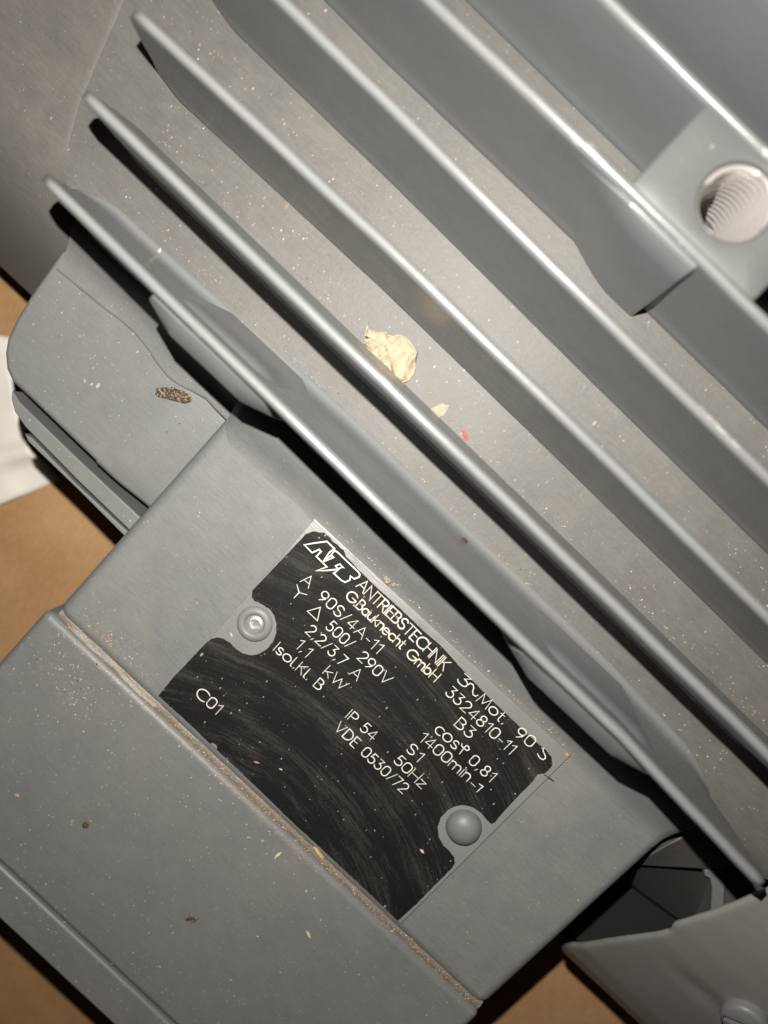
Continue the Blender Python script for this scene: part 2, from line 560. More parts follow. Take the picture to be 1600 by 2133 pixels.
# --- tapped boss between two of the fins
boss_c = (16.97, 151.81, 40.4)
bx, by, br = boss_c[0], boss_c[1], 6.15
X0, X1, Y0, Y1, ZB = 2.2, 30.2, 142.0, 160.4, 40.2
seg = 48
sq = []
for k in range(seg):
    a = 2 * math.pi * (k + 0.5) / seg
    dx, dy = math.cos(a), math.sin(a)
    t = min(((X1 - bx) / dx if dx > 1e-9 else 1e9), ((X0 - bx) / dx if dx < -1e-9 else 1e9),
            ((Y1 - by) / dy if dy > 1e-9 else 1e9), ((Y0 - by) / dy if dy < -1e-9 else 1e9))
    sq.append((bx + dx * t, by + dy * t))
# put the square's own corners in
for cx_, cy_ in ((X0, Y0), (X0, Y1), (X1, Y0), (X1, Y1)):
    k = min(range(seg), key=lambda i: (sq[i][0] - cx_) ** 2 + (sq[i][1] - cy_) ** 2)
    sq[k] = (cx_, cy_)
rings = [[(x, y, 2.0) for x, y in sq], [(x, y, ZB - 0.9) for x, y in sq],
         [(x + (bx - x) * 0.012, y + (by - y) * 0.04, ZB - 0.25) for x, y in sq],
         [(x + (bx - x) * 0.05, y + (by - y) * 0.10, ZB) for x, y in sq]]
for r_, z_ in ((br + 0.7, ZB), (br + 0.35, ZB - 0.1), (br + 0.12, ZB - 0.4), (br, ZB - 1.1)):
    rings.append([(bx + r_ * math.cos(2 * math.pi * (k + .5) / seg), by + r_ * math.sin(2 * math.pi * (k + .5) / seg), z_) for k in range(seg)])
vs = [p for r_ in rings for p in r_]
fs = []
for i in range(len(rings) - 1):
    for k in range(seg):
        fs.append((i * seg + k, i * seg + (k + 1) % seg, (i + 1) * seg + (k + 1) % seg, (i + 1) * seg + k))
boss = build("tapped_boss", vs, fs, M_BOSS, motor, angle=50)
PARENT_LOC[boss.name] = (0, 0, 0)
# thread: helical ridges down the hole
vs, fs = [], []
pitch, depth = 2.1, 34.0
per = 4
rows = int(depth / pitch * per)
for i in range(rows + 1):
    for k in range(seg):
        a = 2 * math.pi * (k + .5) / seg
        z_ = ZB - 1.1 - i * pitch / per + pitch * k / seg
        ph = (i % per) / per
        r_ = br - 0.02 - (0.75 * (1 - abs(2 * ph - 1)) if i > 0 else 0.0)
        if z_ > ZB - 1.1:
            z_, r_ = ZB - 1.1, br + 0.3
        vs.append((bx + r_ * math.cos(a), by + r_ * math.sin(a), z_))
for i in range(rows):
    for k in range(seg - 1):
        fs.append((i * seg + k, i * seg + k + 1, (i + 1) * seg + k + 1, (i + 1) * seg + k))
    if i + per <= rows:
        fs.append((i * seg + seg - 1, (i + per if False else i) * seg, (i + 1) * seg, (i + 1) * seg + seg - 1))
build("screw_thread", vs, fs, M_STEEL, boss, angle=25, smooth=False)
vs = [(bx, by, ZB - depth)] + [(bx + br * math.cos(2 * math.pi * k / 24), by + br * math.sin(2 * math.pi * k / 24), ZB - depth + 1) for k in range(24)]
build("hole_bottom", vs, [(0, 1 + k, 1 + (k + 1) % 24) for k in range(24)], M_STEEL, boss)
# the boss thickens the face of the fin below it
ys = [(141.5, 39.4), (140.6, 39.4), (139.9, 38.6), (139.0, 31), (137.3, 20), (135.2, 5.0)]
vs, fs = [], []
bxs = [-14 + i * 2.2 for i in range(13)] + [15, 18.4, 19.0, 19.4]
bk = [smoothstep((x + 9) / 23.0) for x in bxs[:-1]] + [0.97]
for x, k in zip(bxs, bk):
    for y, z in ys:
        vs.append((x, 141.5 + (y - 141.5) * k + (1 - k) * -1.2, z))
n = len(ys)
fs = [(i * n + j, i * n + j + 1, (i + 1) * n + j + 1, (i + 1) * n + j) for i in range(len(bxs) - 1) for j in range(n - 1)]
e = (len(bxs) - 1) * n
vs.append((19.4, 141.5, 5.0))
fs.append(tuple(range(e, e + n)) + (len(vs) - 1,))
build("boss_buttress", vs, fs, M_FIN, boss, angle=50)

# --- terminal box: the face with the name plate
tb = build("terminal_box", *prism(rect(-31.6, 109.4, -2.7, 64), -56, 0), M_PAINT, motor, bevel=3.2, seg=6)
PARENT_LOC[tb.name] = (0, 0, 0)
fp = [(55.5, -0.12), (56.8, -0.02), (57.8, 0.10), (58.8, 0.36), (59.9, 0.84), (61.2, 1.58), (62.8, 2.65), (64.8, 3.95), (67, 4.95), (69.5, 5.38), (72, 5.3), (75, 4.9)]
vs, fs = extrude(fp, [-31.0, -29.6, -28.5] + [-26 + i * 5 for i in range(27)] + [106.5, 108.2, 109.0])
vs = [(x, y, z - (1.6 if x < -30.5 else 0.5 if x < -29 else 0.1 if x < -28 else 1.4 if x > 108.5 else 0.35 if x > 108 else 0) + 0.10 * wob(x, y, 5, 0.15)) for x, y, z in vs]
build("fillet", vs, fs, M_PAINT, tb, angle=50)

# --- side housing left of the plate face, with its two edge strips
hp = [(-86.12, 65.22), (-85.01, 49.95), (-84.08, 43.40), (-82.77, 38.18), (-81.07, 35.23), (-78.44, 32.65), (-75.46, 31.29), (-69.62, 31.34), (-50.84, 31.10), (-27.38, 30.87)]
hp = [(x, y) for x, y in hp if x < -45] + [(-43.5, 30.9), (-43.5, 66), (-84, 66)]
vs, fs = prism(hp, -13, -2)
sh = build("side_housing", vs, fs, M_LID, motor, bevel=1.5, seg=5, angle=22)
PARENT_LOC[sh.name] = (0, 0, 0)
vs, fs = [], []
nx = [-48, -45, -42, -39.5, -37, -35, -33.5, -32.2, -31, -29]
for x in nx:
    z = -1.985 - 2.4 * smoothstep((x + 45) / 14.0) ** 1.2
    for y in (30.9, 31.0, 31.9, 36, 42, 50, 58, 66):
        vs.append((x, y, z - (9 if y < 30.95 else 0.6 if y < 31.5 else 0.1 if y < 33 else 0) + 0.05 * wob(x, y, 0, 0.3)))
n = 8
fs = [(i * n + j, i * n + j + 1, (i + 1) * n + j + 1, (i + 1) * n + j) for i in range(len(nx) - 1) for j in range(n - 1)]
build("housing_neck", vs, fs, M_LID, sh, angle=60)
wl = [(-83.68, 58.45), (-76.98, 58.95), (-70.45, 59.29), (-65.54, 59.93), (-60.59, 60.16), (-56.48, 59.63), (-51.79, 58.43), (-48.30, 57.92), (-44.98, 58.29), (-41.68, 59.38), (-38.09, 60.30), (-34.42, 60.10), (-31.29, 59.99), (-29.13, 60.64), (-25.98, 62.21)]
fine_wl = []
for (a, b), (c, d) in zip(wl, wl[1:]):
    for k in range(3):
        t = k / 3
        x, y = a + (c - a) * t, b + (d - b) * t
        fine_wl.append((x, y + 0.12 * wob(x, y, 0, 0.6)))
fine_wl.append(wl[-1])
pr_ = [(-0.15, -2.3), (0.0, -1.75), (0.25, -1.52), (0.8, -1.42), (3.0, -0.9), (5.0, 0.3), (7.0, 2.0), (9.5, 4.4), (12.5, 5.7), (15, 5.8)]
vs = [(x, y + dy * (1 if dy < 1 else (75.0 - y) / 15.0 if dy > 4 else 1), z) for x, y in fine_wl for dy, z in pr_]
n = len(pr_)
fs = [(i * n + j, i * n + j + 1, (i + 1) * n + j + 1, (i + 1) * n + j) for i in range(len(fine_wl) - 1) for j in range(n - 1)]
build("casting_ledge", vs, fs, M_PAINT, sh, angle=60)
def strip(outline, z0, z1, bev):
    vs, fs = prism(outline, z0, z1)
    return build("edge_strip", vs, fs, M_LID, sh, bevel=bev, seg=3, angle=22)
strip([(-74.24, 29.85), (-72.88, 28.04), (-70.38, 26.36), (-66.12, 25.37), (-48.62, 24.58), (-30.89, 24.29), (-19.35, 24.14), (-17.95, 27.88), (-29.59, 28.54), (-52.35, 28.58), (-70.71, 28.97)], -20, -2.4, 0.45)
strip([(-65.75, 23.85), (-63.72, 22.93), (-47.54, 22.70), (-30.70, 22.10), (-20.47, 21.91), (-19.81, 23.67), (-30.21, 23.53), (-48.21, 23.48), (-63.61, 24.28)], -24, -3.2, 0.35)
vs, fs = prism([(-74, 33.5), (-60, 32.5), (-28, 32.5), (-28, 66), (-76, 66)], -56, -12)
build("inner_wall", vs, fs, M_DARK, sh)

# --- lid of the terminal box, in two layers
LV = -3.15
xs_ = [-33.4, -20, 0, 20, 40, 60, 80, 100, 120]
lid = build("terminal_box_lid", *prism(rect(-33.4, 109.9, -61.35, LV), -56, 0.35), M_LID, motor, bevel=2.2, seg=5)
PARENT_LOC[lid.name] = (0, 0, 0)
build("lid_rim", *prism(rect(-33.4, 109.9, -72.6, -61.6), -56, 0.25), M_LID, lid, bevel=1.0, seg=4)
# bead of sealant in the joint
vs, fs = [], []
S = 150
for i in range(S + 1):
    x = -30.5 + 139 * i / S
    w_ = 0.72 + 0.35 * wob(x, 2, 1, 0.35) + 0.2 * wob(x, 7, 1, 1.3)
    h_ = 0.15 + 0.30 * wob(x, 9, 1, 0.3) + 0.12 * wob(x, 4, 4, 1.4) + (0.5 if -26 < x < 3 else 0)
    yc = -2.55 + 0.35 * wob(x, 1, 1, 0.12)
    zc = -1.0
    ridge = 0.55 * smoothstep((x + 29) / 4) * smoothstep((6 - x) / 7)
    for k in range(7):
        u_ = k / 6 * 2 - 1
        z_ = -0.62 - 0.55 * u_ * u_ + 0.16 * wob(x, k * 3.1, 1, 0.9) + ridge * math.exp(-((u_ + 0.35) / 0.22) ** 2) + 0.25 * (h_ - 0.2)
        vs.append((x, yc + w_ * 1.9 * u_, z_))
for i in range(S):
    for k in range(6):
        fs.append((i * 7 + k, i * 7 + k + 1, i * 7 + k + 8, i * 7 + k + 7))
M_BEAD = paint_mat("dusty_joint", (0.15, 0.15, 0.145, 1), (0.27, 0.22, 0.16, 1), film=0.8, speck=1.5, bump=0.5, up=0.0)
build("joint_bead", vs, fs, M_BEAD, lid, angle=60)

# --- name plate
PZ = 0.75
pc = [(-0.76, 57.78), (0.91, 0.68), (80.21, 0.10), (79.21, 58.46)]
plate = build("name_plate", *prism(pc, 0.02, PZ), M_PLATE, motor, bevel=0.18, seg=2)
PARENT_LOC[plate.name] = (0, 0, 0)
bf = [(0.25, 53.72), (0.94, 55.44), (3.09, 56.88), (4.57, 57.06), (5.72, 56.79), (7.36, 56.97), (9.07, 57.07), (10.52, 56.31), (12.23, 56.26), (14.33, 56.11), (20.00, 56.00), (27.39, 56.15), (34.71, 56.06), (40.55, 56.27), (44.84, 55.89), (48.73, 55.60), (53.57, 55.28), (58.25, 55.12), (63.09, 55.12), (67.39, 55.06), (71.60, 55.08), (74.41, 55.30), (76.37, 55.00), (77.72, 53.92), (78.14, 52.55), (77.94, 51.04), (77.02, 49.79), (77.46, 47.45), (77.55, 42.94), (77.80, 38.22), (78.19, 34.61), (77.89, 33.64), (76.78, 33.52), (74.47, 33.84), (72.10, 33.43), (70.29, 32.43), (69.12, 30.91), (68.43, 28.70), (68.62, 26.38), (69.61, 24.19), (71.55, 22.46), (73.81, 21.71), (75.65, 21.73), (77.50, 21.41), (78.64, 20.54), (78.98, 19.19), (79.13, 12.11), (79.33, 6.58), (79.13, 0.25), (68.15, 0.39), (57.10, 0.45), (46.21, 0.33), (36.64, 0.51), (27.07, 0.69), (19.62, 0.62), (18.91, 1.42), (17.77, 1.29), (17.43, 0.61), (11.36, 0.75), (0.59, 0.54), (0.23, 6.29), (0.32, 13.24), (0.34, 18.12), (0.65, 19.87), (1.41, 21.10), (2.72, 22.05), (4.64, 22.32), (6.55, 22.25), (8.39, 22.60), (10.01, 23.54), (11.26, 25.24), (11.80, 27.38), (11.70, 29.53), (10.89, 31.61), (9.44, 33.39), (7.66, 34.51), (5.69, 34.82), (3.62, 34.41), (2.02, 33.81), (0.85, 34.09), (0.03, 35.35)]
bcl = []
for i, (x, y) in enumerate(bf):
    x2, y2 = bf[(i + 1) % len(bf)]
    L_ = math.hypot(x2 - x, y2 - y)
    k = max(1, int(L_ / 0.7))
    for j in range(k):
        t = j / k
        px, py = x + (x2 - x) * t, y + (y2 - y) * t
        w = 0.10 if L_ > 2.5 else 0.16
        bcl.append((px + w * wob(px, py, 0, 1.2), py + w * wob(px, py, 9, 1.2)))
bm = bmesh.new()
ring = [bm.verts.new((x * MM, y * MM, (PZ + 0.06) * MM)) for x, y in bcl]
face = bm.faces.new(ring)
ext = bmesh.ops.extrude_face_region(bm, geom=[face])
for v in [e for e in ext['geom'] if isinstance(e, bmesh.types.BMVert)]:
    v.co.z -= 0.08 * MM
bmesh.ops.recalc_face_normals(bm, faces=bm.faces)
bmesh.ops.triangulate(bm, faces=[f for f in bm.faces if len(f.verts) > 4])
me = bpy.data.meshes.new("black_field")
bm.to_mesh(me)
bm.free()
me.materials.append(M_BLACK)
o = bpy.data.objects.new("black_field", me)
col.objects.link(o)
o.parent = plate

# stroke lettering -------------------------------------------------
def arc(cx, cy, rx, ry, a0, a1, n=12):
    return [(cx + rx * math.cos(math.radians(a0 + (a1 - a0) * i / n)), cy + ry * math.sin(math.radians(a0 + (a1 - a0) * i / n))) for i in range(n + 1)]

def bowl(x, y0, y1, w):      # D-shaped bowl to the right of a stem
    r = (y1 - y0) / 2
    return [(x, y1), (x + w - r, y1)] + arc(x + w - r, (y0 + y1) / 2, r, r, 90, -90, 8) + [(x, y0)]

G = {
    'A': (.74, [[(0, 0), (.37, 1), (.74, 0)], [(.13, .34), (.61, .34)]]),
    'N': (.66, [[(0, 0), (0, 1), (.66, 0), (.66, 1)]]),
    'T': (.60, [[(0, 1), (.60, 1)], [(.30, 1), (.30, 0)]]),
    'R': (.54, [[(0, 0)] + bowl(0, .48, 1, .52), [(.26, .48), (.54, 0)]]),
    'I': (.04, [[(.02, 0), (.02, 1)]]),
    'E': (.46, [[(.46, 1), (0, 1), (0, 0), (.46, 0)], [(0, .53), (.38, .53)]]),
    'B': (.56, [[(0, 0)] + bowl(0, .54, 1, .48), [(0, .54)] + bowl(0, 0, .54, .56)[1:]]),
    'S': (.56, [arc(.28, .75, .26, .25, 25, 270, 12) + arc(.28, .25, .28, .25, 90, -155, 12)[1:]]),
    'C': (.80, [arc(.50, .5, .50, .5, 48, 312, 20)]),
    'H': (.62, [[(0, 0), (0, 1)], [(.62, 0), (.62, 1)], [(0, .52), (.62, .52)]]),
    'K': (.56, [[(0, 0), (0, 1)], [(.54, 1), (0, .42)], [(.18, .60), (.56, 0)]]),
    'G': (.92, [arc(.50, .5, .50, .5, 45, 350, 22) + [(.95, .46), (.55, .46)]]),
    'W': (1.0, [[(0, 1), (.26, 0), (.5, .85), (.74, 0), (1.0, 1)]]),
    'V': (.72, [[(0, 1), (.36, 0), (.72, 1)]]),
    'P': (.54, [[(0, 0)] + bowl(0, .44, 1, .54)]),
    'D': (.68, [[(0, 0)] + [(0, 1), (.22, 1)] + arc(.22, .5, .46, .5, 90, -90, 12) + [(0, 0)]]),
    'M': (.86, [[(0, 0), (.10, 1), (.43, .18), (.76, 1), (.86, 0)]]),
    'a': (.56, [arc(.28, .33, .28, .33, 0, 360, 18), [(.56, .64), (.56, 0)]]),
    'u': (.48, [[(0, .66), (0, .24)] + arc(.24, .24, .24, .24, 180, 360, 8) + [(.48, .66)], [(.48, .3), (.48, 0)]]),
    'k': (.44, [[(0, 0), (0, 1)], [(.42, .66), (0, .26)], [(.14, .39), (.44, 0)]]),
    'n': (.48, [[(0, 0), (0, .66)], [(0, .40)] + arc(.24, .42, .24, .24, 180, 0, 8) + [(.48, 0)]]),
    'e': (.60, [[(.02, .36), (.60, .36)] + arc(.30, .33, .30, .33, 5, 315, 16)]),
    'c': (.52, [arc(.33, .33, .33, .33, 50, 310, 14)]),
    'h': (.48, [[(0, 0), (0, 1)], [(0, .40)] + arc(.24, .42, .24, .24, 180, 0, 8) + [(.48, 0)]]),
    't': (.34, [[(.14, .95), (.14, .16)] + arc(.28, .16, .14, .16, 180, 280, 6), [(0, .68), (.32, .68)]]),
    'm': (.82, [[(0, 0), (0, .66)], [(0, .40)] + arc(.2, .44, .2, .22, 180, 0, 8) + [(.4, 0)], [(.4, .40)] + arc(.61, .44, .21, .22, 180, 0, 8) + [(.82, 0)]]),
    'b': (.58, [[(0, 0), (0, 1)], arc(.29, .33, .29, .33, 0, 360, 18)]),
    's': (.46, [arc(.23, .50, .20, .17, 30, 270, 10) + arc(.23, .165, .23, .165, 90, -150, 10)[1:]]),
    'o': (.66, [arc(.33, .34, .33, .34, 0, 360, 20)]),
    'l': (.14, [[(.02, 1), (.02, .14), (.06, .03), (.14, 0)]]),
    'i': (.04, [[(.02, 0), (.02, .66)], [(.02, .88), (.02, .93)]]),
    'z': (.46, [[(0, .66), (.46, .66), (0, 0), (.46, 0)]]),
    '0': (.56, [[(0, .33), (0, .67)] + arc(.28, .70, .28, .30, 180, 0, 10) + [(.56, .33)] + arc(.28, .30, .28, .30, 0, -180, 10)]),
    '1': (.30, [[(0, .78), (.26, 1.0), (.26, 0)]]),
    '2': (.52, [arc(.26, .73, .26, .27, 165, -35, 12) + [(0, 0), (.52, 0)]]),
    '3': (.52, [[(.03, 1), (.46, 1), (.20, .60)] + arc(.24, .30, .28, .30, 88, -160, 14)]),
    '4': (.58, [[(.42, 0), (.42, 1), (0, .26), (.58, .26)]]),
    '5': (.50, [[(.46, 1), (.10, 1), (.04, .56)] + arc(.22, .31, .28, .31, 118, -150, 14)]),
    '7': (.48, [[(0, 1), (.48, 1), (.14, 0)]]),
    '8': (.54, [arc(.27, .76, .22, .24, -90, 270, 16), arc(.27, .26, .27, .26, 90, 450, 18)]),
    '9': (.54, [arc(.27, .70, .27, .30, 0, 360, 18), [(.54, .68), (.46, .36), (.18, 0)]]),
    '/': (.36, [[(0, 0), (.36, 1)]]),
    '-': (.34, [[(.02, .36), (.32, .36)]]),
    ',': (.12, [[(.0, -.10), (.08, .08)]]),
    '.': (.08, [[(.03, .0), (.05, .05)]]),
    ' ': (.30, []),
}

def ribbon(bucket, pts, w, h):
    """a raised stroke: low ridge of width w over a polyline, with rounded-off ends"""
    p = [Vector((x, y)) for x, y in pts]
    q = [p[0]]
    for v in p[1:]:
        if (v - q[-1]).length > 0.02:
            q.append(v)
    if len(q) < 2:
        return
    closed = (q[0] - q[-1]).length < 0.06
    vs, fs = bucket
    base = len(vs)
    m = len(q)
    for i in range(m):
        if 0 < i < m - 1:
            d0, d1 = (q[i] - q[i - 1]).normalized(), (q[i + 1] - q[i]).normalized()
        elif closed:
            d0, d1 = (q[-1] - q[-2]).normalized(), (q[1] - q[0]).normalized()
        else:
            d0 = d1 = ((q[1] - q[0]) if i == 0 else (q[-1] - q[-2])).normalized()
        t = (d0 + d1)
        t = t.normalized() if t.length > 1e-4 else d0
        nrm = Vector((-t.y, t.x))
        k = min(1.6, 1.0 / max(0.35, nrm.dot(Vector((-d0.y, d0.x)))))
        ww = w * k * (1 + 0.16 * wob(q[i].x, q[i].y, 0, 0.9))
        c = q[i] - (t * w * 0.5 if i == 0 and not closed else t * -w * 0.5 if i == m - 1 and not closed else t * 0)
        e = 0.62 if (i in (0, m - 1) and not closed) else 1.0
        for s, z in ((-0.5 * e, 0.0), (-0.30 * e, h), (0.30 * e, h), (0.5 * e, 0.0)):
            vs.append((c.x + nrm.x * ww * s, c.y + nrm.y * ww * s, LZ + z))
    for i in range(m - 1):
        for j in range(3):
            a = base + i * 4 + j
            fs.append((a, a + 1, a + 5, a + 4))
    for b in (base, base + (m - 1) * 4):
        fs.append((b, b + 1, b + 2, b + 3))

LZ = PZ + 0.055
STROKE = 0.26
def text(s, a, b, cap, w=STROKE, gap=0.20, mat=None, upd=None):
    """s set between baseline points a and b (mm), letters cap mm tall"""
    adv = [G[ch][0] for ch in s]
    total = sum(adv) + gap * (len(s) - 1)
    A, B = Vector(a[:2]), Vector(b[:2])
    d = (B - A)
    L_ = d.length
    d.normalize()
    up = Vector((-d.y, d.x))
    sx = L_ / total
    x = 0.0
    bucket = ([], [])
    for ch, ad in zip(s, adv):
        jit = 0.02 * rnd.uniform(-1, 1)
        for st in G[ch][1]:
            ribbon(bucket, [tuple(A + d * ((x + px) * sx) + up * ((py + jit) * cap)) for px, py in st], w, 0.05)
        x += ad + gap
    return build("lettering", bucket[0], bucket[1], mat or M_LETTER, plate, smooth=False)

def strokes(lines, w=STROKE, mat=None, name="lettering"):
    bucket = ([], [])
    for ln in lines:
        ribbon(bucket, ln, w, 0.05)
    return build(name, bucket[0], bucket[1], mat or M_LETTER, plate, smooth=False)

logo = strokes([
    [(1.65, 51.68), (3.13, 53.70), (4.91, 55.87), (7.32, 55.86), (7.04, 54.37), (7.42, 51.65)],
    [(1.65, 51.68), (4.18, 51.56), (4.87, 53.29), (5.52, 53.22), (5.47, 51.63), (8.90, 51.52), (7.65, 49.08), (9.38, 50.82), (11.04, 52.80), (11.47, 53.98), (11.94, 54.12), (10.61, 54.09), (10.19, 53.07), (11.20, 52.95)],
    [(7.42, 51.65), (7.74, 54.26), (8.52, 54.24), (7.59, 51.96)],
    [(7.67, 54.50), (7.70, 55.61), (8.49, 55.75), (11.98, 55.71), (14.86, 55.69), (15.63, 55.51), (15.85, 54.95), (15.36, 53.85), (14.26, 53.73), (14.79, 52.99), (14.37, 51.81), (13.42, 51.53), (11.00, 51.53), (11.27, 52.71)],
], 0.36, name="logo_mark")
logo['label'] = "outlined lightning letter logo in the plate's top corner"

CAP = 2.62
text("A", (6.72, 44.72, 0.8), (9.12, 44.90, 0.8), CAP)
strokes([[(6.67, 43.63), (8.27, 42.60), (8.26, 40.93)], [(8.27, 42.60), (9.87, 43.46)]])
text("90S/4A-11", (12.17, 44.63, 0.8), (31.08, 44.65, 0.8), CAP)
strokes([[(12.58, 40.69), (14.18, 43.51), (15.82, 40.68), (12.65, 40.69)]])
text("500/", (18.32, 40.75, 0.8), (25.51, 40.70, 0.8), CAP)
text("290V", (28.47, 40.60, 0.8), (37.60, 40.49, 0.8), CAP)
text("2,2/3,7", (15.57, 36.66, 0.8), (27.10, 36.59, 0.8), CAP)
text("A", (29.68, 36.59, 0.8), (32.04, 36.61, 0.8), CAP)
text("1,1", (16.14, 32.50, 0.8), (19.77, 32.38, 0.8), CAP, gap=0.26)
text("kW", (25.11, 32.40, 0.8), (31.25, 32.39, 0.8), CAP * 0.95, gap=0.14)
text("Isol.Kl. B", (12.98, 28.24, 0.8), (27.28, 28.57, 0.8), CAP * 0.98, gap=0.17)
text("C01", (6.74, 6.95, 0.8), (13.71, 7.00, 0.8), CAP * 1.04)
text("IP 54", (36.04, 28.30, 0.8), (44.40, 28.52, 0.8), CAP * 0.96)
text("VDE 0530/72", (36.01, 24.30, 0.8), (58.21, 24.16, 0.8), CAP * 0.98)
text("S1", (51.56, 32.41, 0.8), (55.49, 32.38, 0.8), CAP * 0.96, gap=0.28)
text("50Hz", (51.46, 28.34, 0.8), (60.49, 28.19, 0.8), CAP * 0.96, gap=0.16)
text("ANTRIEBSTECHNIK", (16.83, 52.89, 0.8), (44.63, 52.44, 0.8), CAP, 0.38, 0.13, M_TITLE)
text("G.Bauknecht", (16.64, 49.26, 0.8), (34.20, 49.19, 0.8), CAP * 0.9, 0.35, 0.13, M_TITLE)
text("GmbH", (35.94, 48.93, 0.8), (44.99, 49.08, 0.8), CAP * 0.9, 0.36, 0.15, M_TITLE)
text("3", (48.59, 52.80, 0.8), (51.03, 52.86, 0.8), CAP)
strokes([[(51.02, 53.89), (51.18, 54.61), (51.82, 54.83), (52.48, 54.36), (52.91, 53.51), (53.53, 53.09), (54.17, 53.22), (54.31, 53.78)]])
text("Mot.", (54.97, 52.52, 0.8), (62.99, 52.70, 0.8), CAP, gap=0.16)
text("90", (66.75, 52.73, 0.8), (71.40, 53.17, 0.8), CAP)
strokes([[(73.59, 53.34), (74.14, 53.08), (74.84, 52.98), (75.45, 53.18), (75.61, 53.75), (75.24, 54.18), (74.54, 54.46), (73.87, 54.76), (73.65, 55.33)]])
text("3324810-11", (48.76, 48.70, 0.8), (69.25, 48.69, 0.8), CAP)
text("B3", (55.34, 44.74, 0.8), (60.08, 44.86, 0.8), CAP)
text("cos", (52.99, 40.47, 0.8), (59.48, 40.51, 0.8), CAP * 1.12, gap=0.16)
strokes([[(59.68, 42.87), (60.05, 42.39), (60.73, 42.33), (61.63, 42.42), (61.85, 43.00), (61.25, 43.43), (60.72, 43.22), (60.76, 42.37), (61.00, 40.68)]])
text("0,81", (63.74, 40.53, 0.8), (70.64, 40.74, 0.8), CAP, gap=0.24)
text("1400min", (51.87, 36.42, 0.8), (66.74, 37.05, 0.8), CAP, gap=0.17)
strokes([[(67.76, 37.50), (68.95, 37.46)], [(69.24, 38.65), (70.23, 38.82), (70.16, 36.88)]])

# rivets: a blind hollow one on the left, a painted dome on the right
def lathe(c, prof, seg=32):
    vs, fs = [], []
    for r_, z_ in prof:
        for k in range(seg):
            a = 2 * math.pi * k / seg
            vs.append((c[0] + r_ * math.cos(a), c[1] + r_ * math.sin(a), c[2] + z_))
    for i in range(len(prof) - 1):
        for k in range(seg):
            fs.append((i * seg + k, i * seg + (k + 1) % seg, (i + 1) * seg + (k + 1) % seg, (i + 1) * seg + k))
    return vs, fs
r1 = build("rivet", *lathe((5.69, 29.90, 0.8), [(4.25, -0.1), (4.2, 0.35), (3.9, 0.75), (3.3, 1.05), (2.75, 1.1), (2.35, 0.8), (2.1, 0.1), (2.0, -0.5)]), M_PLATE, plate, angle=60)
r1['label'] = "hollow rivet with a bare worn centre"
vs, fs = lathe((5.77, 29.98, 0.8), [(2.2, -0.2), (1.9, 0.25), (1.4, 0.48), (0.9, 0.5), (0.75, 0.3), (0.6, -0.2), (0.01, -0.3)], 20)
vs = [(x + 0.08 * wob(x, y, z, 2), y + 0.08 * wob(x, y, z + 5, 2), z + 0.22 * wob(x, y, 0, 1.6)) for x, y, z in vs]
build("rivet_pin", vs, fs, M_ALU, r1, angle=60) if False else build("rivet_pin", vs, fs, M_ALU, plate, angle=60)
dome = [(4.25 * math.cos(a), 3.1 * math.sin(a)) for a in [i * math.pi / 2 / 9 for i in range(10)]]
dome[-1] = (0.01, 3.1)
r2 = build("rivet", *lathe((73.85, 28.51, 0.8), [(4.3, -0.1)] + dome), M_LID, plate, angle=80)
r2['label'] = "smooth painted dome rivet head"

# --- fan end: shield with its rib, and the fan cover
t0 = [(112.21, 56.56), (113.71, 62.51), (116.54, 70.11), (122.76, 85.06)]
t1 = [(115.16, 45.77), (122.41, 52.33), (130.96, 60.06), (142.36, 74.30)]
vs = [(x, y, -4) for x, y in t0] + [(x, y, -13) for x, y in t1] + [(x, y, -30) for x, y in t0] + [(x, y, -22) for x, y in t1]
fs = [(0, 1, 5, 4), (1, 2, 6, 5), (2, 3, 7, 6), (0, 8, 9, 1), (1, 9, 10, 2), (2, 10, 11, 3), (4, 5, 13, 12), (5, 6, 14, 13), (6, 7, 15, 14), (0, 4, 12, 8), (3, 11, 15, 7)]
fs_ = build("fan_end_shield", vs, fs, M_SHIELD, motor, bevel=0.8)
PARENT_LOC[fs_.name] = (0, 0, 0)
a0 = [(116.32, 45.58), (123.28, 51.84), (130.20, 57.71), (140.63, 70.25)]
a1 = [(127.09, 37.32), (142.12, 39.19), (154.36, 40.95), (168.35, 55.63)]
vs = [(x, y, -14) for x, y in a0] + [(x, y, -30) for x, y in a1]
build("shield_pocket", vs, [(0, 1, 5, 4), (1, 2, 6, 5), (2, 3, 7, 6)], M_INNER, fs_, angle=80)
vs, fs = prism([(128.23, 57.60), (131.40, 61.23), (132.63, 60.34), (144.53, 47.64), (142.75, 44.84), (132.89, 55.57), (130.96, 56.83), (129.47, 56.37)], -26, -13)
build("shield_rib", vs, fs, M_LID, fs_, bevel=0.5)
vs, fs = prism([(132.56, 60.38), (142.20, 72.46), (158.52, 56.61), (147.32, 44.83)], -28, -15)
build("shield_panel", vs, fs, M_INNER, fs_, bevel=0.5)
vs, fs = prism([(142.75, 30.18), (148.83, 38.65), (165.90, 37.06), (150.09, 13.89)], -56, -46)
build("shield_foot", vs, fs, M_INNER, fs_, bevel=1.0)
vs, fs = prism([(109.6, 15), (118, 13.2), (150, 13.2), (170, 14), (170, 140), (109.6, 140)], -57, -36)
build("dark_gap_filler", vs, fs, M_DARK, fs_)  # added black block: stands in for the deep shade inside the fan opening

